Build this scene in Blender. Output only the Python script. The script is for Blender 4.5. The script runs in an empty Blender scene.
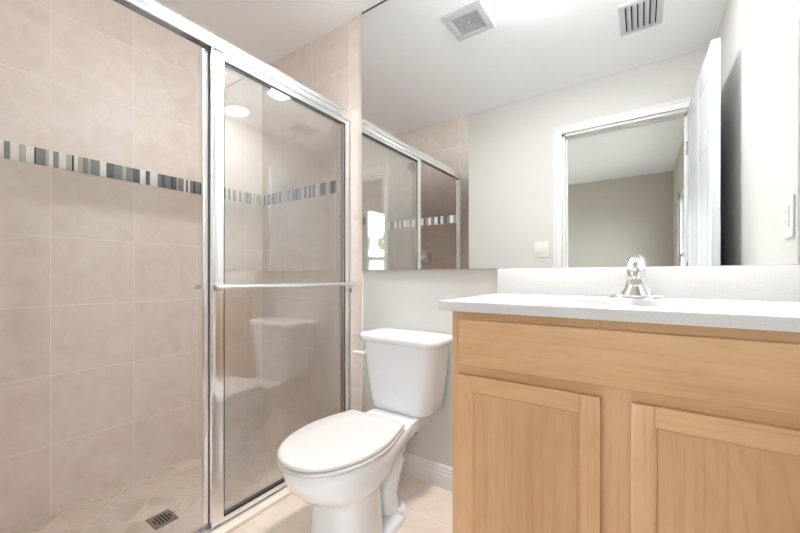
import bpy, bmesh, math, random
from mathutils import Vector, Matrix
random.seed(7)
sc = bpy.context.scene
COL = sc.collection
PI = math.pi

# ------------------------------------------------------------------ camera, world, exposure
H = 2.44                       # ceiling height
W = 1.478                      # the room runs from y = 0 (mirror wall) to y = -W (door wall)
XL, XR, XS = -2.166, 0.383, -1.3626
XT = -1.2520                   # where the wall tiles end and the mirror begins
ZF = -0.0736                   # recessed shower floor
cam_d = bpy.data.cameras.new('camera')
cam = bpy.data.objects.new('camera', cam_d); COL.objects.link(cam)
cam.location = (0, -1.4805, 0.9952)
cam.rotation_euler = (PI/2, 0, math.radians(34.1575))
cam_d.sensor_width = 36; cam_d.lens = 36*349.92/800
cam_d.shift_y = (276.15-266.5)/800
cam_d.clip_start = 0.02
sc.camera = cam
vs = sc.view_settings
vs.view_transform = 'Standard'; vs.look = 'None'; vs.gamma = 1; vs.use_curve_mapping = False
vs.exposure = 0.72
SKY = 11.8
LAMP = 180.0
w = bpy.data.worlds.new('sky'); sc.world = w; w.use_nodes = True
nt = w.node_tree; nt.nodes.clear()
wo = nt.nodes.new('ShaderNodeOutputWorld'); wb = nt.nodes.new('ShaderNodeBackground')
wb.inputs[0].default_value = (0.88, 0.945, 1.0, 1); wb.inputs[1].default_value = SKY
nt.links.new(wb.outputs[0], wo.inputs[0])
cy = sc.cycles
cy.max_bounces = 12; cy.diffuse_bounces = 8; cy.glossy_bounces = 8; cy.transparent_max_bounces = 24
cy.use_denoising = True

# ------------------------------------------------------------------ material helpers
def lin(r, g, b):
    f = lambda c: (c/255/12.92 if c <= 10 else ((c/255+0.055)/1.055)**2.4)
    return (f(r), f(g), f(b), 1)
class G:
    """small node graph writer"""
    def __init__(s, name):
        s.m = bpy.data.materials.new(name); s.m.use_nodes = True
        s.t = s.m.node_tree; s.t.nodes.clear()
        s.out = s.n('ShaderNodeOutputMaterial')
    def n(s, t, **k):
        o = s.t.nodes.new(t)
        for a, b in k.items(): setattr(o, a, b)
        return o
    def put(s, sock, v):
        if isinstance(v, bpy.types.NodeSocket): s.t.links.new(v, sock)
        else: sock.default_value = v
    def math(s, op, *a, clamp=False):
        o = s.n('ShaderNodeMath', operation=op, use_clamp=clamp)
        for i, v in enumerate(a): s.put(o.inputs[i], v)
        return o.outputs[0]
    def mix(s, fac, a, b, blend='MIX'):
        o = s.n('ShaderNodeMix', data_type='RGBA', blend_type=blend)
        s.put(o.inputs[0], fac); s.put(o.inputs[6], a); s.put(o.inputs[7], b)
        return o.outputs[2]
    def ramp(s, fac, stops):
        o = s.n('ShaderNodeValToRGB'); e = o.color_ramp.elements
        while len(e) < len(stops): e.new(0.5)
        for i, (p, c) in enumerate(stops): e[i].position = p; e[i].color = c
        s.put(o.inputs[0], fac); return o.outputs[0]
    def noise(s, vec, scale, detail=4, rough=0.55, dist=0.0):
        o = s.n('ShaderNodeTexNoise'); s.put(o.inputs['Vector'], vec)
        o.inputs['Scale'].default_value = scale; o.inputs['Detail'].default_value = detail
        o.inputs['Roughness'].default_value = rough; o.inputs['Distortion'].default_value = dist
        return o.outputs[0]
    def pos(s): return s.n('ShaderNodeNewGeometry').outputs['Position']
    def obj(s): return s.n('ShaderNodeTexCoord').outputs['Object']
    def scale(s, vec, v, off=(0, 0, 0)):
        o = s.n('ShaderNodeMapping'); s.put(o.inputs[0], vec); o.inputs[3].default_value = v; o.inputs[1].default_value = off
        return o.outputs[0]
    def bump(s, h, strength=0.2, dist=0.01):
        o = s.n('ShaderNodeBump'); o.inputs['Strength'].default_value = strength; o.inputs['Distance'].default_value = dist
        s.put(o.inputs['Height'], h); return o.outputs[0]
    def bsdf(s, color, rough=0.5, metal=0.0, normal=None, coat=0.0, spec=0.5, **k):
        o = s.n('ShaderNodeBsdfPrincipled')
        s.put(o.inputs['Base Color'], color); s.put(o.inputs['Roughness'], rough); s.put(o.inputs['Metallic'], metal)
        o.inputs['Specular IOR Level'].default_value = spec
        o.inputs['Coat Weight'].default_value = coat; o.inputs['Coat Roughness'].default_value = 0.08
        if normal is not None: s.put(o.inputs['Normal'], normal)
        s.t.links.new(o.outputs[0], s.out.inputs[0]); return s.m

def plain(name, color, rough=0.5, metal=0.0, coat=0.0, var=0.03, nscale=6, spec=0.5, bumpy=0.0, bscale=60):
    g = G(name); p = g.pos()
    n = g.noise(p, nscale, 3)
    c2 = tuple(min(1, c*(1-var)) for c in color[:3])+(1,)
    col = g.mix(n, color, c2)
    nm = g.bump(g.noise(p, bscale, 4), bumpy, 0.004) if bumpy else None
    return g.bsdf(col, rough, metal, nm, coat, spec)

def tiles(name, axes, base, dark, light, grout, gw=0.004, rough=0.42, vein=1.0, tone=0.05, seed=0.0):
    """axes: two (direction, offset, spacing)"""
    g = G(name); p = g.pos(); lines = None; cells = []
    for d, off, sp in axes:
        dp = g.n('ShaderNodeVectorMath', operation='DOT_PRODUCT'); g.put(dp.inputs[0], p); dp.inputs[1].default_value = d
        c = g.math('DIVIDE', g.math('SUBTRACT', dp.outputs['Value'], off), sp)
        cells.append(g.math('FLOOR', c))
        fr = g.math('FRACT', g.math('ADD', c, 0.5))
        dist = g.math('MULTIPLY', g.math('ABSOLUTE', g.math('SUBTRACT', fr, 0.5)), sp)
        mr = g.n('ShaderNodeMapRange'); g.put(mr.inputs[0], dist)
        mr.inputs[1].default_value = gw*0.35; mr.inputs[2].default_value = gw*0.75; mr.inputs[3].default_value = 1; mr.inputs[4].default_value = 0
        lines = mr.outputs[0] if lines is None else g.math('MAXIMUM', lines, mr.outputs[0])
    cv = g.n('ShaderNodeCombineXYZ'); g.put(cv.inputs[0], cells[0]); g.put(cv.inputs[1], cells[1]); cv.inputs[2].default_value = seed
    wn = g.n('ShaderNodeTexWhiteNoise', noise_dimensions='3D'); g.put(wn.inputs['Vector'], cv.outputs[0])
    # marbling shifted per tile so that the veins stop at the joints
    ad = g.n('ShaderNodeVectorMath', operation='MULTIPLY_ADD'); g.put(ad.inputs[0], wn.outputs['Color']); ad.inputs[1].default_value = (3, 3, 3); g.put(ad.inputs[2], p)
    n1 = g.noise(ad.outputs[0], 7, 6, 0.6, 1.2)
    n2 = g.noise(ad.outputs[0], 3.0, 5, 0.55, 2.5)
    vn = g.math('ABSOLUTE', g.math('SUBTRACT', n2, 0.5))
    veins = g.ramp(vn, [(0.0, (1, 1, 1, 1)), (0.012*vein+0.001, (0.25, 0.25, 0.25, 1)), (0.06, (0, 0, 0, 1))])
    col = g.ramp(n1, [(0.28, dark), (0.5, base), (0.74, light)])
    col = g.mix(g.math('MULTIPLY', veins, 0.38*vein), col, light)
    tn = g.math('MULTIPLY_ADD', wn.outputs['Value'], tone, 1-tone/2)
    cc = g.n('ShaderNodeVectorMath', operation='SCALE'); g.put(cc.inputs[0], col); g.put(cc.inputs['Scale'], tn)
    col = g.mix(lines, cc.outputs[0], grout)
    nm = g.bump(g.math('SUBTRACT', 1.0, lines), 0.35, 0.002)
    rr = g.math('MULTIPLY_ADD', lines, 0.4, rough)
    return g.bsdf(col, rr, 0, nm, spec=0.35)

def wood(name, grain, k=1.0, seed=0.0):
    g = G(name); p = g.scale(g.obj(), (1, 1, 1), (seed, seed*0.7, seed*1.3))
    sc1 = [9, 9, 9]; sc1[grain] = 0.9
    sc2 = [90, 90, 90]; sc2[grain] = 2.2
    sc3 = [5, 5, 5]; sc3[grain] = 1.3
    n1 = g.noise(g.scale(p, sc1), 1.0, 4, 0.5, 0.5)
    n2 = g.noise(g.scale(p, sc2), 1.0, 4, 0.6, 0.3)
    n3 = g.noise(g.scale(p, sc3), 1.6, 4, 0.5, 1.2)
    col = g.ramp(n1, [(0.30, tuple(k*c for c in lin(209, 167, 123)[:3])+(1,)), (0.5, tuple(k*c for c in lin(216, 176, 132)[:3])+(1,)), (0.72, tuple(k*c for c in lin(222, 184, 141)[:3])+(1,))])
    fine = g.ramp(n2, [(0.32, lin(196, 154, 114)), (0.50, (1, 1, 1, 1))])
    col = g.mix(0.2, col, fine, 'MULTIPLY')
    fig = g.ramp(g.math('ABSOLUTE', g.math('SUBTRACT', n3, 0.5)), [(0.0, lin(200, 158, 118)), (0.015, lin(232, 204, 172)), (0.05, (1, 1, 1, 1))])
    col = g.mix(0.13, col, fig, 'MULTIPLY')
    return g.bsdf(col, 0.38, 0, g.bump(n2, 0.04, 0.002), 0.15)

def glass_mat(name, tint):
    g = G(name)
    geo = g.n('ShaderNodeNewGeometry'); back = geo.outputs['Backfacing']
    fr = g.n('ShaderNodeFresnel'); fr.inputs[0].default_value = 1.75
    F = fr.outputs[0]
    R = g.math('DIVIDE', g.math('MULTIPLY', F, 2.0), g.math('ADD', F, 1.0))       # both faces of the pane
    R = g.math('MULTIPLY', R, g.math('SUBTRACT', 1.0, back))
    tr = g.n('ShaderNodeBsdfTransparent'); g.put(tr.inputs[0], g.mix(back, tint, (1, 1, 1, 1)))
    gl = g.n('ShaderNodeBsdfGlossy'); gl.inputs['Roughness'].default_value = 0.0; gl.inputs[0].default_value = (1, 1, 1, 1)
    mx = g.n('ShaderNodeMixShader'); g.put(mx.inputs[0], R)
    g.t.links.new(tr.outputs[0], mx.inputs[1]); g.t.links.new(gl.outputs[0], mx.inputs[2])
    g.t.links.new(mx.outputs[0], g.out.inputs[0]); return g.m

def emit_mat(name, color, strength):
    g = G(name); e = g.n('ShaderNodeEmission'); e.inputs[0].default_value = color; e.inputs[1].default_value = strength
    g.t.links.new(e.outputs[0], g.out.inputs[0]); return g.m

TB, TD, TLt, TG = lin(225, 214, 206), lin(218, 205, 196), lin(232, 222, 215), lin(238, 231, 226)
X, Y, Z = (1, 0, 0), (0, 1, 0), (0, 0, 1)
q = math.sqrt(0.5)
M = {}
M['tile_side_low'] = tiles('wall tile side lower', [(Y, -0.7515, 0.3115), (Z, 0.2405, 0.3105)], TB, TD, TLt, TG, seed=1)
M['tile_side_high'] = tiles('wall tile side upper', [(Y, -0.7515, 0.3115), (Z, 1.5550, 0.3135)], TB, TD, TLt, TG, seed=2)
M['tile_low'] = tiles('wall tile lower', [(X, -1.3512, 0.309), (Z, 0.2405, 0.3105)], TB, TD, TLt, TG, seed=3)
M['tile_high'] = tiles('wall tile upper', [(X, -1.3512, 0.309), (Z, 1.5550, 0.3135)], TB, TD, TLt, TG, seed=4)
M['tile_strip'] = tiles('wall tile edge strip', [(X, -1.3512, 0.309), (Z, 0.9904, 0.3115)], TB, TD, TLt, TG, seed=5)
M['floor_tile'] = tiles('bathroom floor tile', [(X, -1.311, 0.457), (Y, -0.2255, 0.457)], lin(232, 217, 204), lin(224, 206, 192), lin(238, 226, 216), lin(240, 231, 223), 0.005, 0.35, 0.5, 0.05, 6)
M['shower_tile'] = tiles('shower floor tile', [((q, q, 0), -1.574, 0.168), ((q, -q, 0), -0.840, 0.168)], lin(227, 216, 206), lin(208, 195, 182), lin(237, 228, 220), lin(244, 239, 234), 0.004, 0.4, 1.2, 0.14, 7)
M['paint'] = plain('wall paint', lin(207, 205, 201), 0.75, bumpy=0.06, bscale=120, var=0.015)
M['paint_bed'] = plain('bedroom paint', lin(196, 190, 182), 0.8, bumpy=0.05, bscale=120, var=0.015)
M['ceil'] = plain('ceiling paint', lin(245, 247, 250), 0.85, bumpy=0.25, bscale=55, var=0.02)
M['white'] = plain('white gloss paint', lin(198, 202, 206), 0.35, var=0.01)
M['trim_white'] = plain('satin trim paint', lin(222, 221, 220), 0.4, var=0.01)
M['carpet'] = plain('carpet', lin(186, 176, 164), 0.95, bumpy=0.5, bscale=400, var=0.15, nscale=80)
M['porcelain'] = plain('porcelain', lin(234, 237, 242), 0.12, coat=0.5, var=0.005)
M['seat'] = plain('seat plastic', lin(211, 208, 207), 0.22, var=0.005)
M['plastic'] = plain('white plastic', lin(222, 221, 218), 0.35, var=0.005)
M['alu'] = plain('bright aluminium', (0.90, 0.90, 0.91, 1), 0.22, 1.0, var=0.02, nscale=30)
M['alu_dull'] = plain('brushed aluminium', (0.75, 0.75, 0.76, 1), 0.28, 1.0, var=0.03, nscale=30)
M['chrome'] = plain('chrome', (0.88, 0.88, 0.89, 1), 0.06, 1.0, var=0.01)
M['drainmetal'] = plain('drain steel', (0.42, 0.40, 0.38, 1), 0.35, 1.0, var=0.1, nscale=40)
M['nickel'] = plain('dull nickel', (0.5, 0.49, 0.47, 1), 0.2, 1.0)
M['rubber'] = plain('black rubber', lin(38, 36, 36), 0.6)
M['dark'] = plain('dark recess', lin(45, 45, 48), 0.8)
M['edge_tile'] = plain('bullnose edge', lin(236, 230, 224), 0.35)
M['shade_grey'] = plain('fan opening grey', lin(112, 112, 114), 0.8)
M['glass'] = glass_mat('shower glass', (0.92, 0.925, 0.922, 1))
M['winglass'] = glass_mat('window glass', (0.95, 0.97, 0.96, 1))
g = G('mirror silver'); M['mirror'] = g.bsdf(g.mix(g.noise(g.pos(), 2, 2), (0.835, 0.85, 0.85, 1), (0.83, 0.845, 0.845, 1)), 0.0, 1.0)
M['mirror_edge'] = plain('mirror edge', lin(92, 96, 94), 0.3)
M['wood_v'] = wood('maple upright grain', 2)
M['wood_panel'] = wood('maple panel grain', 2, 0.92, 3.7)
M['wood_frame'] = wood('maple face frame grain', 2, 0.96, 7.1)
M['wood_h'] = wood('maple level grain', 0)
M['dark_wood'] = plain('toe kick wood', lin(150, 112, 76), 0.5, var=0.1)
g = G('white quartz'); p = g.pos()
sp = g.ramp(g.noise(p, 420, 2, 0.5), [(0.30, lin(199, 198, 199)), (0.40, lin(214, 213, 213)), (0.66, lin(216, 215, 214)), (0.72, lin(223, 222, 222))])
M['quartz'] = g.bsdf(sp, 0.22)
M['lens_sink'] = emit_mat('lamp lens above the sink', (1.0, 1.0, 0.985, 1), LAMP*0.33)
M['lens_toilet'] = emit_mat('lamp lens near the toilet', (1.0, 1.0, 0.985, 1), LAMP*1.34)
for nme, c, r in (('chip_white', lin(246, 243, 240), 0.3), ('chip_grey', lin(140, 144, 148), 0.12), ('chip_dark', lin(100, 106, 110), 0.1),
                  ('chip_black', lin(48, 48, 50), 0.15), ('chip_pale', lin(196, 192, 184), 0.25)):
    g = G(nme); p = g.pos(); n = g.noise(g.scale(p, (60, 60, 3)), 1.0, 3)
    M[nme] = g.bsdf(g.mix(n, c, tuple(x*0.8 for x in c[:3])+(1,)), r)
M['leaf'] = plain('leaf green', lin(110, 140, 84), 0.7, var=0.5, nscale=9)
M['bark'] = plain('bark', lin(96, 78, 62), 0.9, var=0.3, nscale=20)
M['grass'] = plain('grass', lin(130, 126, 116), 0.95, var=0.3, nscale=5)
M['stucco'] = plain('white stucco', lin(238, 236, 232), 0.9)
M['roof'] = plain('pale roof', lin(214, 212, 210), 0.9)

# ------------------------------------------------------------------ mesh helpers (all coordinates are room coordinates)
class MB:
    def __init__(s): s.bm = bmesh.new()
    def add(s, verts, faces, mi=0):
        vs_ = [s.bm.verts.new(v) for v in verts]
        for f in faces:
            try: fc = s.bm.faces.new([vs_[i] for i in f]); fc.material_index = mi
            except ValueError: pass
        return vs_
    def box(s, lo, hi, bev=0.0, mi=0, seg=2):
        b = bmesh.new(); bmesh.ops.create_cube(b, size=1)
        for v in b.verts:
            v.co = Vector([(lo[i]+hi[i])/2 + v.co[i]*(hi[i]-lo[i]) for i in range(3)])
        if bev: bmesh.ops.bevel(b, geom=b.edges[:], offset=bev, segments=seg, affect='EDGES', profile=0.5)
        s.merge(b, mi)
    def merge(s, b, mi=0, mat=None):
        b.verts.index_update()
        vs_ = [s.bm.verts.new(mat @ v.co if mat else v.co) for v in b.verts]
        for f in b.faces:
            try: fc = s.bm.faces.new([vs_[v.index] for v in f.verts]); fc.material_index = mi
            except ValueError: pass
        b.free()
    def loft(s, rings, cap=True, mi=0, closed=True):
        n = len(rings[0]); R = [[s.bm.verts.new(p) for p in r] for r in rings]
        for a, b in zip(R, R[1:]):
            for i in range(n if closed else n-1):
                j = (i+1) % n
                f = s.bm.faces.new((a[i], a[j], b[j], b[i])); f.material_index = mi
        if cap and closed:
            for r in (list(reversed(R[0])), R[-1]):
                f = s.bm.faces.new(r); f.material_index = mi
    def tube(s, path, rad, seg=16, mi=0, flat=None, cap=True):
        """path of points with a radius (or a list of radii)"""
        P = [Vector(p) for p in path]; rings = []
        up = None
        for i, p in enumerate(P):
            t = (P[min(i+1, len(P)-1)]-P[max(i-1, 0)]).normalized()
            if up is None:
                up = Vector((0, 0, 1)) if abs(t.z) < 0.9 else Vector((0, 1, 0))
            side = t.cross(up).normalized(); up = side.cross(t).normalized()
            r = rad[i] if isinstance(rad, (list, tuple)) else rad
            rx, ry = r if isinstance(r, (list, tuple)) else (r, r)
            rings.append([p + side*rx*math.cos(a) + up*ry*math.sin(a) for a in [2*PI*k/seg for k in range(seg)]])
        s.loft(rings, cap, mi)
    def lathe(s, prof, c, axis=(0, 0, 1), seg=32, mi=0):
        """prof: (radius, height along axis)"""
        ax = Vector(axis).normalized(); o = ax.orthogonal().normalized(); o2 = ax.cross(o); c = Vector(c)
        rings = [[c + ax*h + (o*math.cos(a)+o2*math.sin(a))*max(r, 1e-4) for a in [2*PI*k/seg for k in range(seg)]] for r, h in prof]
        s.loft(rings, True, mi)
    def build(s, name, mats, parent=None, angle=40, base=None):
        bm = s.bm
        bmesh.ops.remove_doubles(bm, verts=bm.verts[:], dist=1e-6)
        bmesh.ops.recalc_face_normals(bm, faces=bm.faces[:])
        o3 = Vector((0, 0, 0))
        if parent is not None:
            o3 = Vector(parent['_base']) if '_base' in parent else o3
        elif base is not None: o3 = Vector(base)
        else:
            xs = [v.co for v in bm.verts]
            o3 = Vector([(min(v[i] for v in xs)+max(v[i] for v in xs))/2 for i in range(2)] + [min(v[2] for v in xs)])
        for v in bm.verts: v.co -= o3
        me = bpy.data.meshes.new(name); bm.to_mesh(me); bm.free()
        for f in me.polygons: f.use_smooth = True
        me.set_sharp_from_angle(angle=math.radians(angle))
        o = bpy.data.objects.new(name, me); COL.objects.link(o)
        for m_ in (mats if isinstance(mats, (list, tuple)) else [mats]): me.materials.append(M[m_])
        if parent is not None: o.parent = parent; o['_base'] = list(o3)
        else: o.location = o3; o['_base'] = list(o3)
        return o
def thing(name, label, cat, loc, group=None):
    o = bpy.data.objects.new(name, None); COL.objects.link(o); o.location = loc; o['_base'] = list(loc)
    o.empty_display_size = 0.05
    o['label'] = label; o['category'] = cat
    if group: o['group'] = group
    return o
def tag(o, label, cat, group=None):
    o['label'] = label; o['category'] = cat
    if group: o['group'] = group
    return o
def struct(o, label=None, cat=None):
    o['kind'] = 'structure'
    if label: o['label'] = label
    if cat: o['category'] = cat
    return o
def quad_box(name, lo, hi, mats, label, cat, bev=0.0):
    b = MB(); b.box(lo, hi, bev); return struct(b.build(name, mats), label, cat)

# ------------------------------------------------------------------ the room shell
T = 0.12
OX0, OX1, OZ = -0.492, 0.272, 2.084      # door opening in the rear wall
BXL, BXR, BYF = -3.2, 0.37, -4.684       # bedroom
WY0, WY1, WZ0, WZ1 = -3.92, -2.25, 0.55, 1.98   # bedroom window

b = MB(); b.box((XL-T, -W, ZF-0.1), (XL, 0, 1.518), mi=0); b.box((XL-T, -W, 1.518), (XL, 0, H), mi=1)
struct(b.build('wall_left', ['tile_side_low', 'tile_side_high']), 'beige tiled long wall inside the shower', 'wall')
b = MB()
b.box((XL-T, 0, ZF-0.1), (-1.3512, T, 1.518), mi=0); b.box((XL-T, 0, 1.518), (-1.3512, T, H), mi=1)
b.box((-1.3512, 0, ZF-0.1), (XT, T, H), mi=2)
b.box((XT, 0.004, ZF-0.1), (XR+T, T, H), mi=3)
struct(b.build('wall_back', ['tile_low', 'tile_high', 'tile_strip', 'paint']), 'end wall, tiled by the shower and painted behind the toilet', 'wall')
b = MB()
b.box((XR, -W, ZF-0.1), (XR+T, 0.004, H)); struct(b.build('wall_right', 'paint'), 'light painted wall at the right end of the counter', 'wall')
b = MB()
y0, y1 = -W-T, -W
b.box((XL-T, y0+0.02, ZF-0.1), (-1.266, y1, 1.518), mi=0); b.box((XL-T, y0+0.02, 1.518), (-1.266, y1, H), mi=1)
b.box((-1.266, y0+0.02, ZF-0.1), (OX0, y1-0.004, H), mi=2)
b.box((OX0, y0+0.02, OZ), (OX1, y1-0.004, H), mi=2)
b.box((OX1, y0+0.02, ZF-0.1), (XR+T, y1-0.004, H), mi=2)
struct(b.build('wall_rear', ['tile_low', 'tile_high', 'paint']), 'painted wall with the doorway, seen in the mirror', 'wall')
b = MB(); b.box((XL-T, -W-T, H), (XR+T, T, H+0.1)); struct(b.build('ceiling', 'ceil'), 'white textured bathroom ceiling', 'ceiling')
b = MB(); b.box((-1.425, -W-T, ZF-0.1), (XR+T, T, 0)); struct(b.build('floor', 'floor_tile'), 'beige square tile bathroom floor', 'floor')
b = MB(); b.box((XL-T, -W-T, ZF-0.1), (-1.425, T, ZF)); struct(b.build('floor_shower', 'shower_tile'), 'diagonal beige tile floor of the shower', 'floor')

# bedroom beyond the doorway
B0 = -W-T
b = MB()
b.box((BXL-T, B0, -0.1), (OX0, B0+0.02, H)); b.box((OX0, B0, OZ), (OX1, B0+0.02, H)); b.box((OX1, B0, -0.1), (BXR+T, B0+0.02, H))
struct(b.build('wall_bedroom_front', 'paint_bed'), 'bedroom side of the doorway wall', 'wall')
VU0, VU1 = -2.75, -1.20  # opening for the unseen far window, added for its daylight
b = MB(); b.box((BXL-T, BYF-T, -0.1), (VU0, BYF, H)); b.box((VU1, BYF-T, -0.1), (BXR+T, BYF, H)); b.box((VU0, BYF-T, -0.1), (VU1, BYF, 0.55)); b.box((VU0, BYF-T, 2.05), (VU1, BYF, H)); struct(b.build('wall_bedroom_far', 'paint_bed'), 'grey far bedroom wall seen through the doorway', 'wall')
b = MB(); b.box((BXL-T, BYF, -0.1), (BXL, B0, H)); struct(b.build('wall_bedroom_left', 'paint_bed'), 'bedroom side wall opposite the window', 'wall')
b = MB()
b.box((BXR, BYF, -0.1), (BXR+T, WY0, H)); b.box((BXR, WY1, -0.1), (BXR+T, B0, H))
b.box((BXR, WY0, -0.1), (BXR+T, WY1, WZ0)); b.box((BXR, WY0, WZ1), (BXR+T, WY1, H))
struct(b.build('wall_bedroom_right', 'paint_bed'), 'bedroom wall with the window', 'wall')
b = MB(); b.box((BXL-T, BYF-T, H), (BXR+T, B0, H+0.1)); struct(b.build('ceiling_bedroom', 'ceil'), 'bedroom ceiling seen through the doorway', 'ceiling')
b = MB(); b.box((BXL-T, BYF-T, -0.1), (BXR+T, B0, 0)); struct(b.build('floor_bedroom', 'carpet'), 'carpeted bedroom floor', 'floor')

# mosaic bands
def mosaic(name, axis, a0, a1, fixed, outward, label):
    b = MB(); t = a0; last = None
    names = ['chip_white', 'chip_grey', 'chip_dark', 'chip_black', 'chip_pale']
    while t < a1-0.004:
        kind = random.choices([0, 1, 2, 3, 4], [9, 5, 2, 2, 2])[0]
        if kind == last: continue
        wd = {0: random.choice((0.014, 0.026, 0.036)), 1: random.choice((0.018, 0.028, 0.034)), 2: random.choice((0.020, 0.030)), 3: 0.008, 4: random.choice((0.010, 0.018))}[kind]
        e = min(a1, t+wd); last = kind
        lo = [0, 0, 1.4825]; hi = [0, 0, 1.555]; o = 1-axis
        lo[axis] = t+0.0008; hi[axis] = e-0.0008
        lo[o] = min(fixed, fixed+outward*0.003); hi[o] = max(fixed, fixed+outward*0.003)
        b.box(lo, hi, mi=kind); t = e
    return struct(b.build(name, names), label, 'tile band')
mosaic('trim_1', 1, -W, -0.003, XL, 1, 'band of grey, black and white mosaic strips on the long shower wall')
mosaic('trim_2', 0, XL+0.003, -1.382, 0, -1, 'mosaic strip band on the shower end wall behind glass')
mosaic('trim_3', 0, XL+0.003, -1.382, -W, 1, 'mosaic strip band on the shower head wall, seen in the mirror')

# baseboards
def baseboard(name, lo, hi, wall, label):
    """runs along x at y = wall, out towards sgn"""
    sgn = -1 if wall > -0.5 else 1
    prof = [(0, 0), (0.015, 0), (0.015, 0.062), (0.012, 0.068), (0.012, 0.080), (0.009, 0.086), (0.009, 0.094), (0.005, 0.102), (0, 0.104)]
    b = MB(); b.loft([[(x, wall+sgn*p, z) for p, z in prof] for x in (lo, hi)])
    return struct(b.build(name, 'trim_white', angle=20), label, 'baseboard')
baseboard('baseboard_back', XT+0.002, -0.456, 0.004, 'white moulded baseboard behind the toilet')
baseboard('baseboard_rear', -1.264, OX0-0.065, -W-0.004, 'white baseboard beside the doorway')

b = MB(); b.box((XT-0.010, -0.004, 0), (XT, 0.003, H), 0.0015); struct(b.build('trim_6', 'edge_tile'), 'pale bullnose tile edge beside the mirror and toilet', 'tile trim')
# door casing (bathroom side) and jamb
def casing():
    b = MB(); yy = -W-0.004
    prof = [(0, 0), (0, 0.018), (0.006, 0.020), (0.040, 0.018), (0.050, 0.012), (0.062, 0.009), (0.066, 0.007), (0.066, 0)]   # outward from opening, projection
    def prof_at(fn): return [fn(o, p) for o, p in prof]
    x0, x1, z1 = OX0-0.001, OX1+0.001, OZ+0.001
    b.loft([prof_at(lambda o, p: (x0-o, yy+p, 0.0)), prof_at(lambda o, p: (x0-o, yy+p, z1+o)),
            prof_at(lambda o, p: (min(x1+o, XR-0.002), yy+p, z1+o)), prof_at(lambda o, p: (min(x1+o, XR-0.002), yy+p, 0.0))])
    # jamb boards lining the opening with a stop bead
    b.box((OX0-0.002, B0-0.002, 0), (OX0+0.016, -W-0.004, OZ)); b.box((OX1-0.016, B0-0.002, 0), (OX1+0.002, -W-0.004, OZ)); b.box((OX0, B0-0.002, OZ-0.016), (OX1, -W-0.004, OZ+0.002))
    b.box((OX0+0.016, B0+0.03, 0), (OX0+0.027, -W-0.055, OZ-0.016)); b.box((OX0+0.016, B0+0.03, OZ-0.028), (OX1-0.016, -W-0.055, OZ-0.016)); b.box((OX1-0.027, B0+0.03, 0), (OX1-0.016, -W-0.055, OZ-0.016))
    return struct(b.build('trim_4', 'trim_white', angle=25), 'white casing around the doorway in the mirror', 'door casing')
casing()

# ------------------------------------------------------------------ the door leaf, opened against the right wall
LX0, LX1 = 0.257, 0.290; LY0, LY1 = -W+0.020, -0.676; LZ0, LZ1 = 0.012, 2.076
dr = thing('door_1', 'white six panel door standing open against the right wall', 'door', ((LX0+LX1)/2, LY0, LZ0)); dr['kind'] = 'structure'; dr.rotation_euler.z = -0.0215   # a little past square
b = MB(); b.box((LX0+0.010, LY0, LZ0), (LX1-0.010, LY1, LZ1))
st = 0.105; L = LY1-LY0
cols = [(LY0+st, LY0+L/2-0.05), (LY0+L/2+0.05, LY1-st)]
rows = [(LZ0+0.22, LZ0+0.80), (LZ0+0.98, LZ0+1.60), (LZ0+1.71, LZ0+1.93)]
for xa, xb in ((LX0, LX0+0.011), (LX1-0.011, LX1)):
    for a_, c_ in ((LY0, cols[0][0]), (cols[0][1], cols[1][0]), (cols[1][1], LY1)): b.box((xa, a_, LZ0), (xb, c_, LZ1), 0.0015)
    for a_, c_ in ((LZ0, rows[0][0]), (rows[0][1], rows[1][0]), (rows[1][1], rows[2][0]), (rows[2][1], LZ1)):
        for cl in cols: b.box((xa, cl[0]-0.001, a_), (xb, cl[1]+0.001, c_), 0.0015)
b.build('door_leaf', 'white', dr)
for sx in (LX0, LX1):
    for c0, c1 in cols:
        for r0, r1 in rows:
            b = MB(); m_ = 0.018; out = 0.0005 if sx == LX0 else -0.0005; inn = 0.0105 if sx == LX0 else -0.0105
            def rg(i, xx): return [(xx, c0+i, r0+i), (xx, c1-i, r0+i), (xx, c1-i, r1-i), (xx, c0+i, r1-i)]
            b.loft([rg(0.0, sx+out*2), rg(0.010, sx+inn), rg(m_+0.004, sx+inn), rg(m_+0.034, sx+out*4)])
            b.build('raised_panel', 'white', dr, 20)
for sx, d_ in ((LX0, -1), (LX1, 1)):
    b = MB(); b.lathe([(0.028, 0), (0.028, 0.004), (0.011, 0.008), (0.011, 0.020), (0.020, 0.024), (0.025, 0.034), (0.023, 0.044), (0.012, 0.049), (0.0, 0.050)], (sx, LY1-0.07, 0.93), (d_, 0, 0))
    b.build('door_knob', 'chrome', dr)
for hz in (0.28, 1.04, 1.82):
    b = MB(); b.tube([(LX0-0.003, LY0-0.004, hz-0.045), (LX0-0.003, LY0-0.004, hz+0.045)], 0.006, 10); b.build('hinge', 'nickel', dr)

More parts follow.
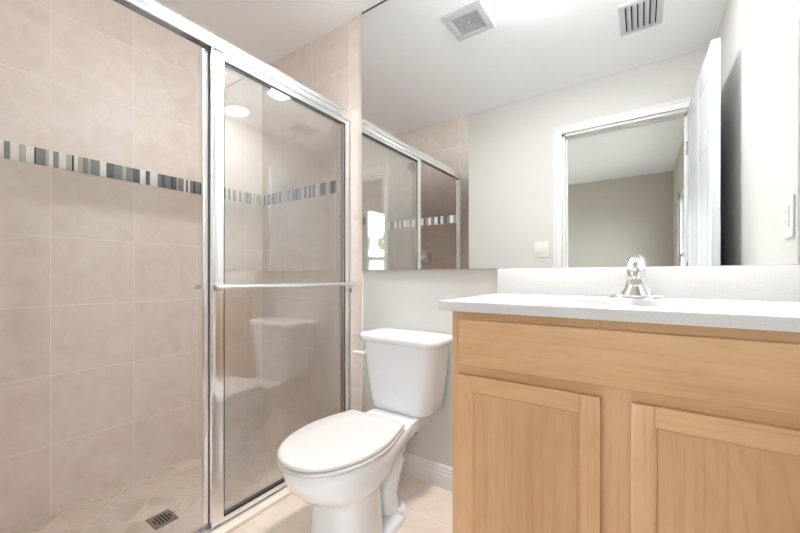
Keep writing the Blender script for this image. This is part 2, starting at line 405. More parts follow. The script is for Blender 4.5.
# ------------------------------------------------------------------ bedroom windows (the far one is added for daylight)
def window(name, label, u0, u1, z0, z1, zm, place, base):
    """place(u, d, z): u along the wall, d outwards from the inner wall face"""
    t = thing(name, label, 'window', base); t['kind'] = 'structure'
    def bx(b, ua, ub, da, db, za, zb, bev=0.0):
        p, q_ = place(ua, da, za), place(ub, db, zb)
        b.box([min(p[i], q_[i]) for i in range(3)], [max(p[i], q_[i]) for i in range(3)], bev)
    b = MB(); um = (u0+u1)/2
    bx(b, u0, u0+0.04, 0.02, 0.09, z0, z1); bx(b, u1-0.04, u1, 0.02, 0.09, z0, z1); bx(b, u0, u1, 0.02, 0.09, z1-0.04, z1); bx(b, u0, u1, 0.02, 0.09, z0, z0+0.05); bx(b, um-0.035, um+0.035, 0.02, 0.09, z0, z1)
    b.build('window_frame', 'white', t)
    b = MB(); bx(b, u0-0.03, u1+0.03, -0.03, 0.02, z0-0.025, z0, 0.004); b.build('window_sill', 'white', t)
    for ua, ub in ((u0+0.04, um-0.035), (um+0.035, u1-0.04)):
        for za, zb, xo in ((z0+0.05, zm+0.015, 0.0), (zm-0.015, z1-0.04, 0.03)):
            b = MB(); t_ = 0.03; da, db = 0.026+xo, 0.05+xo
            bx(b, ua, ua+t_, da, db, za, zb); bx(b, ub-t_, ub, da, db, za, zb); bx(b, ua, ub, da, db, za, za+t_); bx(b, ua, ub, da, db, zb-t_, zb)
            s_ = b.build('sash', 'white', t)
            b = MB(); bx(b, ua+0.01, ub-0.01, da+0.010, da+0.014, za+0.01, zb-0.01); b.build('window_pane', 'winglass', s_)
    pl = bpy.data.lights.new('window_portal', 'AREA'); pl.shape = 'RECTANGLE'; pl.size = u1-u0; pl.size_y = z1-z0; pl.cycles.is_portal = True
    po = bpy.data.objects.new('window_portal', pl); COL.objects.link(po)
    po.location = place(um, T+0.01, (z0+z1)/2); inw = Vector(place(um, 0, 0))-Vector(place(um, 1, 0))
    po.rotation_euler = inw.to_track_quat('-Z', 'Y').to_euler()
window('window_1', 'bright twin sash window on the bedroom side wall, seen past the open door', WY0, WY1, WZ0, WZ1, 1.235, lambda u, d, z: (BXR+d, u, z), (BXR+0.06, (WY0+WY1)/2, WZ0))
window('window_added', 'unseen window added in the far bedroom wall to bring in daylight', VU0, VU1, 0.55, 2.05, 1.30, lambda u, d, z: (u, BYF-d, z), ((VU0+VU1)/2, BYF-0.06, 0.55))  # added out of view so daylight reaches the vanity through the doorway

# ------------------------------------------------------------------ outside the window
quad_box('ground', (-60, -60, -0.5), (60, 30, -0.3), 'grass', 'lawn outside the bedroom window', 'ground')
def tree(x, y, h, r, label):
    t = thing('tree', label, 'tree', (x, y, -0.3), 'trees outside the bedroom window')
    b = MB(); b.tube([(x, y, -0.32), (x+0.05, y, h*0.35), (x-0.03, y+0.05, h*0.75)], [0.16, 0.12, 0.05], 10); b.build('trunk', 'bark', t)
    b = MB()
    for k in range(900):
        a_ = random.uniform(0, 2*PI); ph = math.acos(random.uniform(-0.6, 1)); rr = r*random.uniform(0.55, 1.05)*(1+0.25*math.sin(3*a_+x)*math.sin(2*ph))
        c = Vector((x+rr*math.sin(ph)*math.cos(a_), y+rr*math.sin(ph)*math.sin(a_), h*0.62+rr*0.95*math.cos(ph)))
        u = Vector((random.gauss(0, 1), random.gauss(0, 1), random.gauss(0, 1))).normalized(); v = u.orthogonal().normalized(); s_ = random.uniform(0.10, 0.22)
        b.add([c-u*s_, c+v*s_*0.5, c+u*s_, c-v*s_*0.5], [(0, 1, 2, 3)])
    b.build('crown', 'leaf', t)
tree(8.6, -12.0, 3.1, 1.1, 'leafy green tree behind the low house outside the bedroom window')
tree(9.6, -15.5, 3.4, 1.4, 'second green tree farther back outside the bedroom window')
hs = thing('neighbour_house', 'low white house outside the bedroom window', 'house', (5.2, -8.5, -0.3))
b = MB(); b.box((4.3, -12.5, -0.3), (6.1, -4.5, 1.6)); b.build('house_wall', 'stucco', hs)
b = MB(); b.loft([[(4.1, y, 1.6), (6.3, y, 1.6), (5.2, y, 1.95)] for y in (-12.7, -4.3)]); b.build('roof', 'roof', hs)

# ------------------------------------------------------------------ ceiling lamps, vents
def disc(x, y, lens, label):
    t = thing('ceiling_light', label, 'ceiling light', (x, y, H), 'round flush ceiling lights')
    b = MB(); b.lathe([(0.106, 0), (0.106, 0.004), (0.102, 0.012), (0.092, 0.016), (0.087, 0.012), (0.087, 0.0)], (x, y, H), (0, 0, -1), 40); b.build('trim_ring', 'white', t)
    b = MB(); b.lathe([(0.0, 0.006), (0.086, 0.006), (0.086, 0.016), (0.082, 0.022), (0.072, 0.028), (0.055, 0.033), (0.033, 0.036), (0.0, 0.037)], (x, y, H), (0, 0, -1), 40); b.build('lens', lens, t)
disc(0.163, -0.266, 'lens_sink', 'round ceiling light above the sink, reflected in the shower glass')
disc(-0.406, -0.287, 'lens_toilet', 'round ceiling light nearer the toilet, reflected beside the shower header')

ef = thing('exhaust_fan_grille', 'square white exhaust fan grille with concentric louvres on the ceiling', 'exhaust fan', (-0.796, -0.405, H))
b = MB(); r_ = 0.118
def sq(h, z, cx=-0.796, cy=-0.405): return [(cx-h, cy-h, z), (cx+h, cy-h, z), (cx+h, cy+h, z), (cx-h, cy+h, z)]
b.loft([sq(r_, H), sq(r_, H-0.004), sq(r_-0.006, H-0.011), sq(0.080, H-0.0125), sq(0.078, H-0.010), sq(0.078, H)]); b.build('grille_frame', 'white', ef, 20)
b = MB(); b.loft([sq(0.079, H-0.0005), sq(0.079, H-0.003)]); b.build('grille_backing', 'shade_grey', ef, 20)
for k in range(6):
    o_ = 0.0735-k*0.0122; b = MB()
    b.loft([sq(o_, H-0.0035), sq(o_, H-0.0055), sq(o_-0.0068, H-0.0055), sq(o_-0.0068, H-0.0035), sq(o_, H-0.0035)], cap=False); b.build('louvre', 'white', ef, 20)
b = MB(); b.loft([sq(0.0065, H-0.0035), sq(0.0065, H-0.006)]); b.build('grille_centre', 'white', ef, 20)

sv = thing('supply_vent', 'white rectangular air register with angled blades on the ceiling', 'air vent', (0.008, -0.895, H))
vx0, vx1, vy0, vy1 = -0.094, 0.110, -1.04, -0.75
b = MB(); t_ = 0.030
def rc(i, z): return [(vx0+i, vy0+i, z), (vx1-i, vy0+i, z), (vx1-i, vy1-i, z), (vx0+i, vy1-i, z)]
b.loft([rc(0, H), rc(0, H-0.003), rc(0.008, H-0.009), rc(t_, H-0.010), rc(t_, H)]); b.build('register_frame', 'white', sv, 20)
b = MB(); b.loft([rc(t_-0.001, H-0.0005), rc(t_-0.001, H-0.002)]); b.build('duct_opening', 'dark', sv, 20)
nb = 5
for k in range(nb):
    xx = vx0+t_+0.006+(vx1-vx0-2*t_-0.006)*k/nb
    b = MB(); b.loft([[(xx, y, H-0.002), (xx+0.003, y, H-0.002), (xx+0.021, y, H-0.011), (xx+0.018, y, H-0.0125)] for y in (vy0+t_+0.001, vy1-t_-0.001)]); b.build('blade', 'white', sv, 20)

# ------------------------------------------------------------------ mirror
b = MB()
def my(x, z): return -0.012-0.0041*x-0.0013*(z-1.2)
x0, x1, z0, z1 = XT+0.001, XR-0.002, 1.0285, H-0.003
fr = [(x0, my(x0, z0), z0), (x1, my(x1, z0), z0), (x1, my(x1, z1), z1), (x0, my(x0, z1), z1)]
bk = [(x, 0.0035, z) for x, _, z in fr]
b.add(fr+bk, [(0, 1, 2, 3)], 0)
b.add(fr+bk, [(4, 7, 6, 5), (0, 4, 5, 1), (1, 5, 6, 2), (2, 6, 7, 3), (3, 7, 4, 0)], 1)
wm_ = thing('wall_mirror', 'large frameless wall mirror above the counter and toilet', 'mirror', (0, 0, 1.0285))
b.build('mirror_glass', ['mirror', 'mirror_edge'], wm_, angle=10)
b = MB(); b.loft([[(x, my(x, H)-0.0025, H-0.007), (x, my(x, H)-0.0025, H-0.0005), (x, 0.003, H-0.0005), (x, 0.003, H-0.002), (x, my(x, H)-0.0008, H-0.002), (x, my(x, H)-0.0008, H-0.007)] for x in (x0, x1)]); b.build('top_channel', 'mirror_edge', wm_, 20)

# ------------------------------------------------------------------ shower enclosure: fixed frame
b = MB(); b.box((-1.425, -W, 0), (-1.306, 0, 0.016), 0.003); struct(b.build('trim_5', 'floor_tile'), 'low tiled threshold under the shower track', 'threshold')
en = thing('shower_enclosure', 'bright aluminium header, track and jambs framing the shower opening', 'shower frame', (-1.363, -W/2, 0.016))
ya, yb = -W+0.001, -0.001
b = MB()
hp = [(-1.338, 1.868), (-1.3345, 1.875), (-1.3340, 1.885), (-1.3375, 1.892), (-1.3385, 1.895), (-1.3345, 1.900), (-1.3330, 1.910), (-1.3355, 1.922), (-1.342, 1.930), (-1.351, 1.933),
      (-1.368, 1.933), (-1.376, 1.927), (-1.376, 1.868), (-1.3735, 1.868), (-1.3735, 1.921), (-1.3415, 1.921), (-1.3415, 1.868)]
b.loft([[(x, y, z) for x, z in hp] for y in (ya, yb)]); b.build('header_rail', 'alu', en, 30)
b = MB()
tp = [(-1.336, 0.016), (-1.336, 0.024), (-1.339, 0.028), (-1.341, 0.028), (-1.341, 0.020), (-1.3575, 0.020), (-1.3575, 0.028), (-1.3595, 0.028), (-1.3595, 0.020), (-1.377, 0.020), (-1.377, 0.034), (-1.381, 0.034), (-1.381, 0.016)]
b.loft([[(x, y, z) for x, z in tp] for y in (ya, yb)]); b.build('bottom_track', 'alu', en, 30)
for s_, yw in ((1, -W), (-1, 0)):
    b = MB(); jx0, jx1 = -1.380, -1.337
    jp = [(jx1, 0.0005), (jx1, 0.012), (jx1-0.003, 0.012), (jx1-0.003, 0.005), (-1.3575, 0.005), (-1.3575, 0.009), (-1.3595, 0.009), (-1.3595, 0.005), (jx0+0.003, 0.005), (jx0+0.003, 0.012), (jx0, 0.012), (jx0, 0.0005)]
    b.loft([[(x, yw+s_*d_, z) for x, d_ in jp] for z in (0.0345, 1.8675)])
    j = b.build('wall_jamb', 'alu_dull', en, 30)
    b = MB(); b.box((jx1, min(yw+s_*0.002, yw+s_*0.010), 0.905), (jx1+0.004, max(yw+s_*0.002, yw+s_*0.010), 0.925), 0.001); b.build('bumper', 'rubber', j)

# sliding panels
def panel(name, xc, y0, y1, label, bars):
    t = thing(name, label, 'shower door', (xc, (y0+y1)/2, 0.023))
    SW, SR, th = 0.046, 0.034, 0.0065; zb, zt = 0.0225, 1.916
    for (a_, c_), nm in (((y0, y0+SW), 'stile'), ((y1-SR, y1), 'stile')):
        b = MB()
        pr = [(xc+th, a_), (xc+th, a_+0.006), (xc+th-0.0018, a_+0.010), (xc+th-0.0018, c_-0.010), (xc+th, c_-0.006), (xc+th, c_), (xc-th, c_), (xc-th, a_)]
        b.loft([[(x, y, z) for x, y in pr] for z in (zb, zt)]); b.build(nm, 'alu', t, 30)
    b = MB(); b.box((xc-th, y0+SW, 1.843), (xc+th, y1-SR, zt), 0.001); b.build('top_rail', 'alu', t)
    b = MB(); b.box((xc-th, y0+SW, zb), (xc+th, y1-SR, 0.050), 0.001); b.build('bottom_rail', 'alu', t)
    b = MB(); b.box((xc-0.0025, y0+SW-0.006, 0.044), (xc+0.0025, y1-SR+0.006, 1.849)); b.build('glass_pane', 'glass', t)
    b = MB(); e = 0.0045; xx0, xx1 = xc+0.0027, xc+th-0.0015; g0, g1 = y0+SW, y1-SR
    b.box((xx0, g0, 1.8345), (xx1, g1, 1.8430)); b.box((xx0, g0, 0.050), (xx1, g1, 0.0585)); b.box((xx0, g0, 0.0585), (xx1, g0+e, 1.8345)); b.box((xx0, g1-e, 0.0585), (xx1, g1, 1.8345))
    b.build('gasket', 'rubber', t)
    sd = 1 if bars == 'out' else -1
    bz, bx = 0.953, xc+sd*(th+0.042)
    b = MB(); b.tube([(bx, y0-0.004, bz), (bx, y1-0.004, bz)], 0.0095, 16); tb = b.build('towel_bar', 'alu', t)
    for yy in (y0+SW/2, y1-SR/2):
        b = MB()
        b.box((min(xc+sd*th, xc+sd*(th+0.006)), yy-0.013, bz-0.015), (max(xc+sd*th, xc+sd*(th+0.006)), yy+0.013, bz+0.015), 0.002)
        b.box((min(xc+sd*(th+0.004), bx+sd*0.008), yy-0.009, bz-0.012), (max(xc+sd*(th+0.004), bx+sd*0.008), yy+0.009, bz+0.012), 0.003); b.build('bracket', 'chrome', tb)
    return t
panel('sliding_glass_panel', -1.3495, -0.779, -0.008, 'outer sliding glass shower panel with towel bar facing the toilet', 'out')
panel('sliding_glass_panel', -1.3675, -0.803, -0.016, 'inner sliding glass shower panel tucked behind the outer panel', 'in')

# drain
dn = thing('shower_drain', 'square dark metal drain grate in the shower floor', 'drain', (-1.727, -0.795, ZF))
dx, dy = -1.727, -0.795
b = MB(); b.box((dx-0.052, dy-0.046, ZF), (dx+0.052, dy+0.046, ZF+0.003), 0.001); b.build('grate', 'drainmetal', dn)
for k in range(6):
    yy = dy-0.030+k*0.012; hl = (0.016, 0.030, 0.034, 0.034, 0.030, 0.016)[k]
    b = MB(); b.box((dx-hl, yy-0.0028, ZF+0.0026), (dx+hl, yy+0.0028, ZF+0.0034)); b.build('slot', 'dark', dn)

# shower head and valve on the rear shower wall
sh = thing('shower_spray', 'chrome shower head on a bent arm, seen in the mirror', 'shower head', (-1.785, -W, 2.09))
b = MB(); b.lathe([(0.030, 0), (0.030, 0.004), (0.014, 0.010), (0.0, 0.011)], (-1.785, -W, 2.095), (0, 1, 0)); b.build('flange', 'chrome', sh)
b = MB(); b.tube([(-1.785, -W, 2.095), (-1.785, -W+0.03, 2.098), (-1.785, -W+0.06, 2.090), (-1.785, -W+0.085, 2.068)], 0.0095, 14); b.build('arm', 'nickel', sh)
ax = Vector((0, 0.66, -0.75)).normalized()
b = MB(); b.lathe([(0.011, 0), (0.015, 0.010), (0.018, 0.020), (0.036, 0.038), (0.048, 0.050), (0.050, 0.062), (0.045, 0.067), (0.0, 0.067)], (-1.785, -W+0.083, 2.071), ax); b.build('nozzle', 'nickel', sh)
va = thing('shower_valve', 'round chrome shower valve plate with lever, seen in the mirror', 'shower valve', (-1.725, -W, 1.168))
b = MB(); b.lathe([(0.078, 0), (0.078, 0.003), (0.066, 0.009), (0.040, 0.014), (0.0, 0.015)], (-1.725, -W, 1.168), (0, 1, 0), 40); b.build('escutcheon', 'nickel', va)
b = MB(); b.lathe([(0.026, 0.010), (0.026, 0.030), (0.021, 0.050), (0.010, 0.056), (0.0, 0.057)], (-1.725, -W, 1.168), (0, 1, 0)); b.build('hub', 'chrome', va)
b = MB(); b.tube([(-1.725, -W+0.046, 1.166), (-1.785, -W+0.050, 1.130), (-1.715, -W+0.056, 1.092)], [0.011, 0.009, 0.007], 12); b.build('lever', 'chrome', va)

# ------------------------------------------------------------------ switch and outlet
sw = thing('light_switch', 'white double rocker switch plate beside the doorway', 'light switch', (-0.646, -W-0.004, 1.203))
yw = -W-0.004
b = MB(); b.box((-0.702, yw, 1.140), (-0.590, yw+0.006, 1.266), 0.003); b.build('plate', 'plastic', sw)
for cx in (-0.669, -0.623):
    b = MB(); b.box((cx-0.0165, yw+0.005, 1.170), (cx+0.0165, yw+0.010, 1.236), 0.0015); b.build('rocker', 'plastic', sw)
ot = thing('wall_outlet', 'white outlet plate on the right wall near the mirror', 'outlet', (XR, -0.093, 1.176))
b = MB(); b.box((XR-0.006, -0.128, 1.112), (XR, -0.047, 1.238), 0.003); b.build('plate', 'plastic', ot)
b = MB(); b.box((XR-0.009, -0.105, 1.142), (XR-0.005, -0.070, 1.208), 0.0015); of = b.build('receptacle', 'plastic', ot)
for zz in (1.160, 1.192):
    for yo in (-0.093, -0.082):
        b = MB(); b.box((XR-0.0094, yo-0.001, zz-0.004), (XR-0.0085, yo+0.001, zz+0.004)); b.build('slot', 'dark', of)

# ------------------------------------------------------------------ vanity
VX0, VX1, VY = -0.454, XR-0.002, -0.534
vc = thing('vanity_cabinet', 'light maple vanity cabinet with two recessed panel doors', 'cabinet', ((VX0+VX1)/2, VY/2, 0))
b = MB()
for xa, xb in ((VX0, VX0+0.016), (VX1-0.016, VX1)): b.box((xa, VY+0.019, 0.10), (xb, 0.002, 0.8945), mi=0)
b.box((VX0+0.016, VY+0.019, 0.10), (VX1-0.016, 0.002, 0.116), mi=0); b.box((VX0+0.016, -0.006, 0.116), (VX1-0.016, 0.002, 0.8945), mi=0)
b.box((VX0+0.001, VY+0.075, 0.0), (VX1, 0.002, 0.10), mi=1); b.build('cabinet_body', ['wood_v', 'dark_wood'], vc)
b = MB()
for xa, xb in ((VX0, VX0+0.042), (-0.086, 0.002), (VX1-0.042, VX1)): b.box((xa, VY, 0.10), (xb, VY+0.019, 0.8945), mi=0)
for xa, xb in ((VX0+0.042, -0.086), (0.002, VX1-0.042)):
    for za, zb in ((0.10, 0.145), (0.700, 0.760), (0.845, 0.8945)): b.box((xa, VY+0.0003, za), (xb, VY+0.019, zb), mi=1)
b.build('face_frame', ['wood_frame', 'wood_h'], vc)
b = MB(); b.box((-0.427, VY-0.019, 0.742), (0.350, VY-0.0003, 0.872), 0.004, seg=3); b.build('false_drawer_front', 'wood_h', vc)
def cab_door(xa, xb):
    za, zb, fw = 0.122, 0.7145, 0.0435; yf, yk = VY-0.019, VY-0.0003
    b = MB()
    b.box((xa, yf, za), (xa+fw, yk, zb), 0.003, 0); b.box((xb-fw, yf, za), (xb, yk, zb), 0.003, 0)
    b.box((xa+fw, yf, zb-fw), (xb-fw, yk, zb), 0.0012, 1); b.box((xa+fw, yf, za), (xb-fw, yk, za+fw), 0.0012, 1)
    # sticking bead inside the frame
    i0, i1, k0, k1 = xa+fw, xb-fw, za+fw, zb-fw
    def rg(i, y): return [(i0+i, y, k0+i), (i1-i, y, k0+i), (i1-i, y, k1-i), (i0+i, y, k1-i)]
    b.loft([rg(-0.001, yf+0.002), rg(0.002, yf+0.003), rg(0.006, yf+0.008), rg(0.007, yf+0.012), rg(-0.001, yf+0.012)], cap=False, mi=0)
    d_ = b.build('cabinet_door', ['wood_v', 'wood_h'], vc, 25)
    b = MB(); b.box((i0-0.002, yf+0.010, k0-0.002), (i1+0.002, yk-0.003, k1+0.002)); b.build('recessed_panel', 'wood_panel', d_)
cab_door(-0.431, -0.071); cab_door(-0.013, 0.347)

ct = thing('countertop', 'white speckled quartz countertop with backsplash', 'countertop', (-0.053, -0.28, 0.8945))
CX0, CX1, CY0, CZ0, CZ1 = -0.489, XR-0.0005, -0.559, 0.8945, 0.923
sx_, sy_, sa, sb = 0.010, -0.305, 0.205, 0.140
def oval(a_, b_, n=48): return [(sx_+a_*math.cos(2*PI*k/n), sy_+b_*math.sin(2*PI*k/n)) for k in range(n)]
bm = bmesh.new()
def ringv(pts, z): return [bm.verts.new((x, y, z)) for x, y in pts]
e = 0.004
out_t = ringv([(CX0+e, CY0+e), (CX1, CY0+e), (CX1, 0.003), (CX0+e, 0.003)], CZ1)
in_t = ringv(oval(sa+e, sb+e), CZ1)
es = []
for L_ in (out_t, in_t): es += [bm.edges.new((L_[i], L_[(i+1) % len(L_)])) for i in range(len(L_))]
bmesh.ops.triangle_fill(bm, use_beauty=True, use_dissolve=False, edges=es)
prev_o, prev_i = out_t, in_t
for k in range(1, 4):
    a_ = PI/2*k/3; o_ = e*(1-math.sin(a_)); zz = CZ1-e*(1-math.cos(a_))
    no = ringv([(CX0+o_, CY0+o_), (CX1, CY0+o_), (CX1, 0.003), (CX0+o_, 0.003)], zz); ni = ringv(oval(sa+o_, sb+o_), zz)
    for P_, N_ in ((prev_o, no), (prev_i, ni)):
        for i in range(len(P_)):
            j = (i+1) % len(P_); bm.faces.new((P_[i], P_[j], N_[j], N_[i]))
    prev_o, prev_i = no, ni
no = ringv([(CX0, CY0), (CX1, CY0), (CX1, 0.003), (CX0, 0.003)], CZ0); ni = ringv(oval(sa, sb), CZ0)
for P_, N_ in ((prev_o, no), (prev_i, ni)):
    for i in range(len(P_)):
        j = (i+1) % len(P_); bm.faces.new((P_[i], P_[j], N_[j], N_[i]))
es = [bm.edges.get((L_[i], L_[(i+1) % len(L_)])) for L_ in (no, ni) for i in range(len(L_))]
bmesh.ops.triangle_fill(bm, use_beauty=True, use_dissolve=False, edges=es)
b = MB(); b.bm.free(); b.bm = bm; b.build('counter_slab', 'quartz', ct, 35)
b = MB(); b.box((CX0-0.003, -0.020, CZ1), (CX1, 0.0035, 1.0275), 0.002); b.build('backsplash', 'quartz', ct)
sk = thing('sink_basin', 'white oval undermount sink below the faucet', 'sink', (sx_, sy_, 0.76))
b = MB()
prof = [(1.06, CZ0-0.0005), (1.0, CZ0-0.0005), (0.985, 0.86), (0.93, 0.82), (0.80, 0.785), (0.55, 0.768), (0.25, 0.762), (0.09, 0.760)]
b.loft([[(x, y, z) for x, y in oval(sa*r, sb*r)] for r, z in prof], cap=False)
b.loft([[(x, y, z-0.010 if r < 1.05 else z) for x, y in oval(sa*(r+0.03), sb*(r+0.03))] for r, z in prof[0:1]+prof[2:]], cap=True)
b.build('bowl', 'porcelain', sk)
b = MB(); b.lathe([(0.030, 0), (0.030, 0.003), (0.022, 0.004), (0.020, 0.001), (0.0, 0.001)], (sx_, sy_, 0.7605)); b.build('drain_ring', 'chrome', sk)

# faucet
FX, FY = -0.004, -0.095
fa = thing('sink_faucet', 'polished chrome single lever faucet at the back of the sink', 'faucet', (FX, FY, CZ1))
b = MB()
def fo(hx, hy, z, p=2.6, yo=0.0, n=40):
    r = []
    for k in range(n):
        a_ = 2*PI*k/n; c, s = math.cos(a_), math.sin(a_)
        r.append((FX+hx*math.copysign(abs(c)**(2/p), c), FY+yo+hy*math.copysign(abs(s)**(2/p), s), z))
    return r
b.loft([fo(0.077, 0.024, CZ1), fo(0.077, 0.024, CZ1+0.006), fo(0.073, 0.021, CZ1+0.0105), fo(0.060, 0.019, CZ1+0.0125)]); 
b.build('base_plate', 'chrome', fa)
b = MB()
b.loft([fo(0.048, 0.023, CZ1+0.010, 3), fo(0.042, 0.0225, CZ1+0.020, 3), fo(0.034, 0.022, CZ1+0.035, 3), fo(0.029, 0.022, CZ1+0.055, 3), fo(0.027, 0.022, CZ1+0.080, 3), fo(0.0265, 0.0215, CZ1+0.092, 3), fo(0.020, 0.016, CZ1+0.100, 3)]); b.build('body', 'chrome', fa)
b = MB()
def sect(y, z, hw, hh): return [(FX+hw*math.copysign(abs(math.cos(t))**0.8, math.cos(t)), y, z+hh*math.copysign(abs(math.sin(t))**0.8, math.sin(t))) for t in [2*PI*k/24 for k in range(24)]]
b.loft([sect(FY-0.008, CZ1+0.060, 0.025, 0.020), sect(FY-0.035, CZ1+0.062, 0.024, 0.016), sect(FY-0.070, CZ1+0.062, 0.022, 0.013), sect(FY-0.105, CZ1+0.058, 0.020, 0.011), sect(FY-0.118, CZ1+0.055, 0.016, 0.009)]); b.build('spout', 'chrome', fa)
b = MB(); b.lathe([(0.009, 0), (0.010, 0.012), (0.0, 0.012)], (FX, FY-0.104, CZ1+0.053), (0, 0, -1), 20); b.build('aerator', 'chrome', fa)
b = MB()
b.loft([fo(0.0255, 0.021, CZ1+0.096, 2.6), fo(0.0265, 0.023, CZ1+0.104, 2.6, -0.002), fo(0.0262, 0.027, CZ1+0.116, 2.4, -0.005), fo(0.0245, 0.030, CZ1+0.126, 2.3, -0.010), fo(0.020, 0.028, CZ1+0.1345, 2.2, -0.016), fo(0.012, 0.018, CZ1+0.1395, 2, -0.022), fo(0.004, 0.006, CZ1+0.141, 2, -0.025)])
b.loft([sect(FY-0.020, CZ1+0.124, 0.014, 0.008), sect(FY-0.050, CZ1+0.129, 0.012, 0.006), sect(FY-0.078, CZ1+0.132, 0.011, 0.005), sect(FY-0.084, CZ1+0.1325, 0.008, 0.003)]); b.build('lever_handle', 'chrome', fa)

# ------------------------------------------------------------------ toilet
TX = -0.895
tl = thing('toilet', 'white two piece toilet with closed elongated lid', 'toilet', (TX, -0.42, 0))
def outline(wm, yf, yc, yb, wb, z, nf=18, nb=8, pf=2.15):
    """half outline from the front nose to the back edge, mirrored"""
    R = []
    for k in range(nf+1):
        a_ = PI/2*k/nf
        R.append((wm*math.sin(a_)**(2/pf), yc-(yc-yf)*math.cos(a_)**(2/pf)))
    for k in range(1, nb+1):
        t = k/nb; sm = t*t*(3-2*t)*0.55+t*t*0.45
        R.append((wm+(wb-wm)*sm, yc+(yb-yc)*t))
    pts = [(TX+x, y, z) for x, y in R] + [(TX-x, y, z) for x, y in reversed(R[1:])]
    return pts
b = MB()
b.loft([outline(0.125, -0.640, -0.53, -0.432, 0.108, 0.0, pf=2.6), outline(0.123, -0.638, -0.53, -0.432, 0.106, 0.03, pf=2.6), outline(0.116, -0.628, -0.53, -0.434, 0.100, 0.12, pf=2.6), outline(0.113, -0.626, -0.53, -0.436, 0.096, 0.195, pf=2.6),
        outline(0.116, -0.636, -0.53, -0.425, 0.096, 0.222, pf=2.4), outline(0.130, -0.668, -0.53, -0.39, 0.100, 0.240), outline(0.150, -0.712, -0.525, -0.35, 0.105, 0.260), outline(0.165, -0.740, -0.522, -0.31, 0.110, 0.290),
        outline(0.172, -0.756, -0.522, -0.27, 0.118, 0.322), outline(0.174, -0.763, -0.522, -0.25, 0.122, 0.352), outline(0.174, -0.764, -0.522, -0.25, 0.122, 0.374), outline(0.169, -0.759, -0.522, -0.25, 0.118, 0.381)])
# deck that carries the tank
b.loft([[(TX-wd, y, zb), (TX+wd, y, zb), (TX+wd*1.02, y, 0.3805), (TX-wd*1.02, y, 0.3805)] for y, wd, zb in ((-0.335, 0.122, 0.318), (-0.27, 0.120, 0.325), (-0.20, 0.115, 0.332), (-0.12, 0.108, 0.338), (-0.05, 0.10, 0.34))])
# trapway snaking down at the back, and the foot
b.tube([(TX, -0.44, 0.27), (TX, -0.36, 0.290), (TX, -0.290, 0.275), (TX, -0.262, 0.225), (TX, -0.290, 0.170), (TX, -0.325, 0.120), (TX, -0.320, 0.065), (TX, -0.300, 0.012)],
       [(0.090, 0.06), (0.092, 0.060), (0.090, 0.058), (0.084, 0.056), (0.082, 0.058), (0.086, 0.064), (0.088, 0.066), (0.090, 0.066)], 24)
b.tube([(TX, -0.268, 0.215), (TX, -0.246, 0.28), (TX, -0.232, 0.345)], [(0.070, 0.042), (0.086, 0.048), (0.100, 0.052)], 24)
def foot(i, z):
    R = []
    for k in range(40):
        a_ = 2*PI*k/40; c, s = math.cos(a_), math.sin(a_); p_ = 2.5
        R.append((TX+(0.122-i)*math.copysign(abs(c)**(2/p_), c), -0.375+(0.168-i)*math.copysign(abs(s)**(2/p_), s), z))
    return R
b.loft([foot(0, 0), foot(0, 0.022), foot(0.003, 0.029), foot(0.010, 0.033), foot(0.03, 0.036)])
b.build('bowl', 'porcelain', tl, 60)
for sx in (-1, 1):
    b = MB(); b.lathe([(0.014, 0), (0.0135, 0.012), (0.010, 0.018), (0.0, 0.020)], (TX+sx*0.098, -0.302, 0.031), (0, 0, 1), 20); b.build('bolt_cap', 'plastic', tl)
b = MB()
b.loft([outline(0.173, -0.778, -0.522, -0.335, 0.132, 0.3817), outline(0.178, -0.784, -0.522, -0.330, 0.137, 0.3855), outline(0.178, -0.784, -0.522, -0.330, 0.137, 0.3945), outline(0.173, -0.778, -0.522, -0.335, 0.132, 0.3985)]); b.build('seat', 'seat', tl, 60)
b = MB()
b.loft([outline(0.171, -0.777, -0.522, -0.335, 0.131, 0.4012), outline(0.176, -0.783, -0.522, -0.330, 0.136, 0.4035), outline(0.176, -0.783, -0.522, -0.330, 0.136, 0.4110), outline(0.173, -0.779, -0.522, -0.333, 0.133, 0.4155), outline(0.165, -0.770, -0.522, -0.340, 0.127, 0.4180), outline(0.10, -0.69, -0.522, -0.38, 0.075, 0.4205)]); b.build('lid', 'seat', tl, 60)
for sx in (-1, 1):
    b = MB(); b.lathe([(0.016, 0), (0.016, 0.016), (0.013, 0.021), (0.0, 0.022)], (TX+sx*0.078, -0.310, 0.3805), (0, 0, 1), 20); b.build('hinge', 'seat', tl)
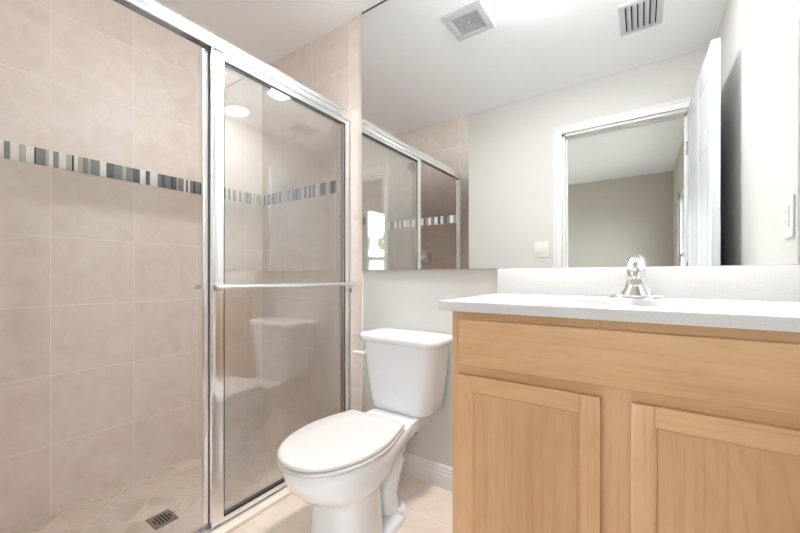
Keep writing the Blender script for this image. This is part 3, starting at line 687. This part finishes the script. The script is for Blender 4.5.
# tank
TXT = -0.903
def tank_ring(hw, yf, yb, z, r=0.06, n=9):
    """rounded rectangle with a gently bowed front"""
    P_ = []
    for cx, cy, a0 in ((hw-r, yf+r, -PI/2), (hw-r*0.6, yb-r*0.6, 0), (-hw+r*0.6, yb-r*0.6, PI/2), (-hw+r, yf+r, PI)):
        rr = r if cy < (yf+yb)/2 else r*0.6
        for k in range(n):
            a_ = a0+PI/2*k/(n-1); P_.append((TXT+cx+rr*math.cos(a_), cy+rr*math.sin(a_)-0.012*(1-((cx+rr*math.cos(a_))/hw)**2)*(1 if cy < (yf+yb)/2 else 0), z))
    return P_
b = MB()
b.loft([tank_ring(0.130, -0.165, -0.035, 0.376, 0.05), tank_ring(0.152, -0.180, -0.028, 0.380, 0.055), tank_ring(0.163, -0.187, -0.022, 0.391, 0.06), tank_ring(0.173, -0.192, -0.020, 0.45, 0.06), tank_ring(0.189, -0.199, -0.018, 0.58, 0.058), tank_ring(0.200, -0.203, -0.016, 0.692, 0.055)])
b.build('tank', 'porcelain', tl, 60)
b = MB()
b.loft([tank_ring(0.203, -0.205, -0.014, 0.6905), tank_ring(0.213, -0.214, -0.010, 0.6935), tank_ring(0.217, -0.218, -0.008, 0.700), tank_ring(0.217, -0.218, -0.008, 0.714), tank_ring(0.214, -0.215, -0.010, 0.723), tank_ring(0.205, -0.206, -0.016, 0.7285), tank_ring(0.18, -0.185, -0.03, 0.7305)])
b.build('tank_lid', 'porcelain', tl, 60)
b = MB(); b.lathe([(0.016, 0), (0.016, 0.006), (0.010, 0.010), (0.010, 0.022), (0.0, 0.022)], (TXT-0.158, -0.2005, 0.633), (0, -1, 0), 20)
b.tube([(TXT-0.150, -0.220, 0.633), (TXT-0.170, -0.223, 0.633), (TXT-0.195, -0.222, 0.632), (TXT-0.218, -0.218, 0.631)], [0.008, 0.010, 0.011, 0.010], 12); b.build('flush_lever', 'plastic', tl)
b = MB(); b.lathe([(0.013, 0), (0.013, 0.012), (0.0, 0.012)], (TX+0.098, -0.20, 0.331), (0, 0, -1), 12); b.build('tank_bolt', 'rubber', tl)

for o in sc.objects:
    if '_base' in o: del o['_base']
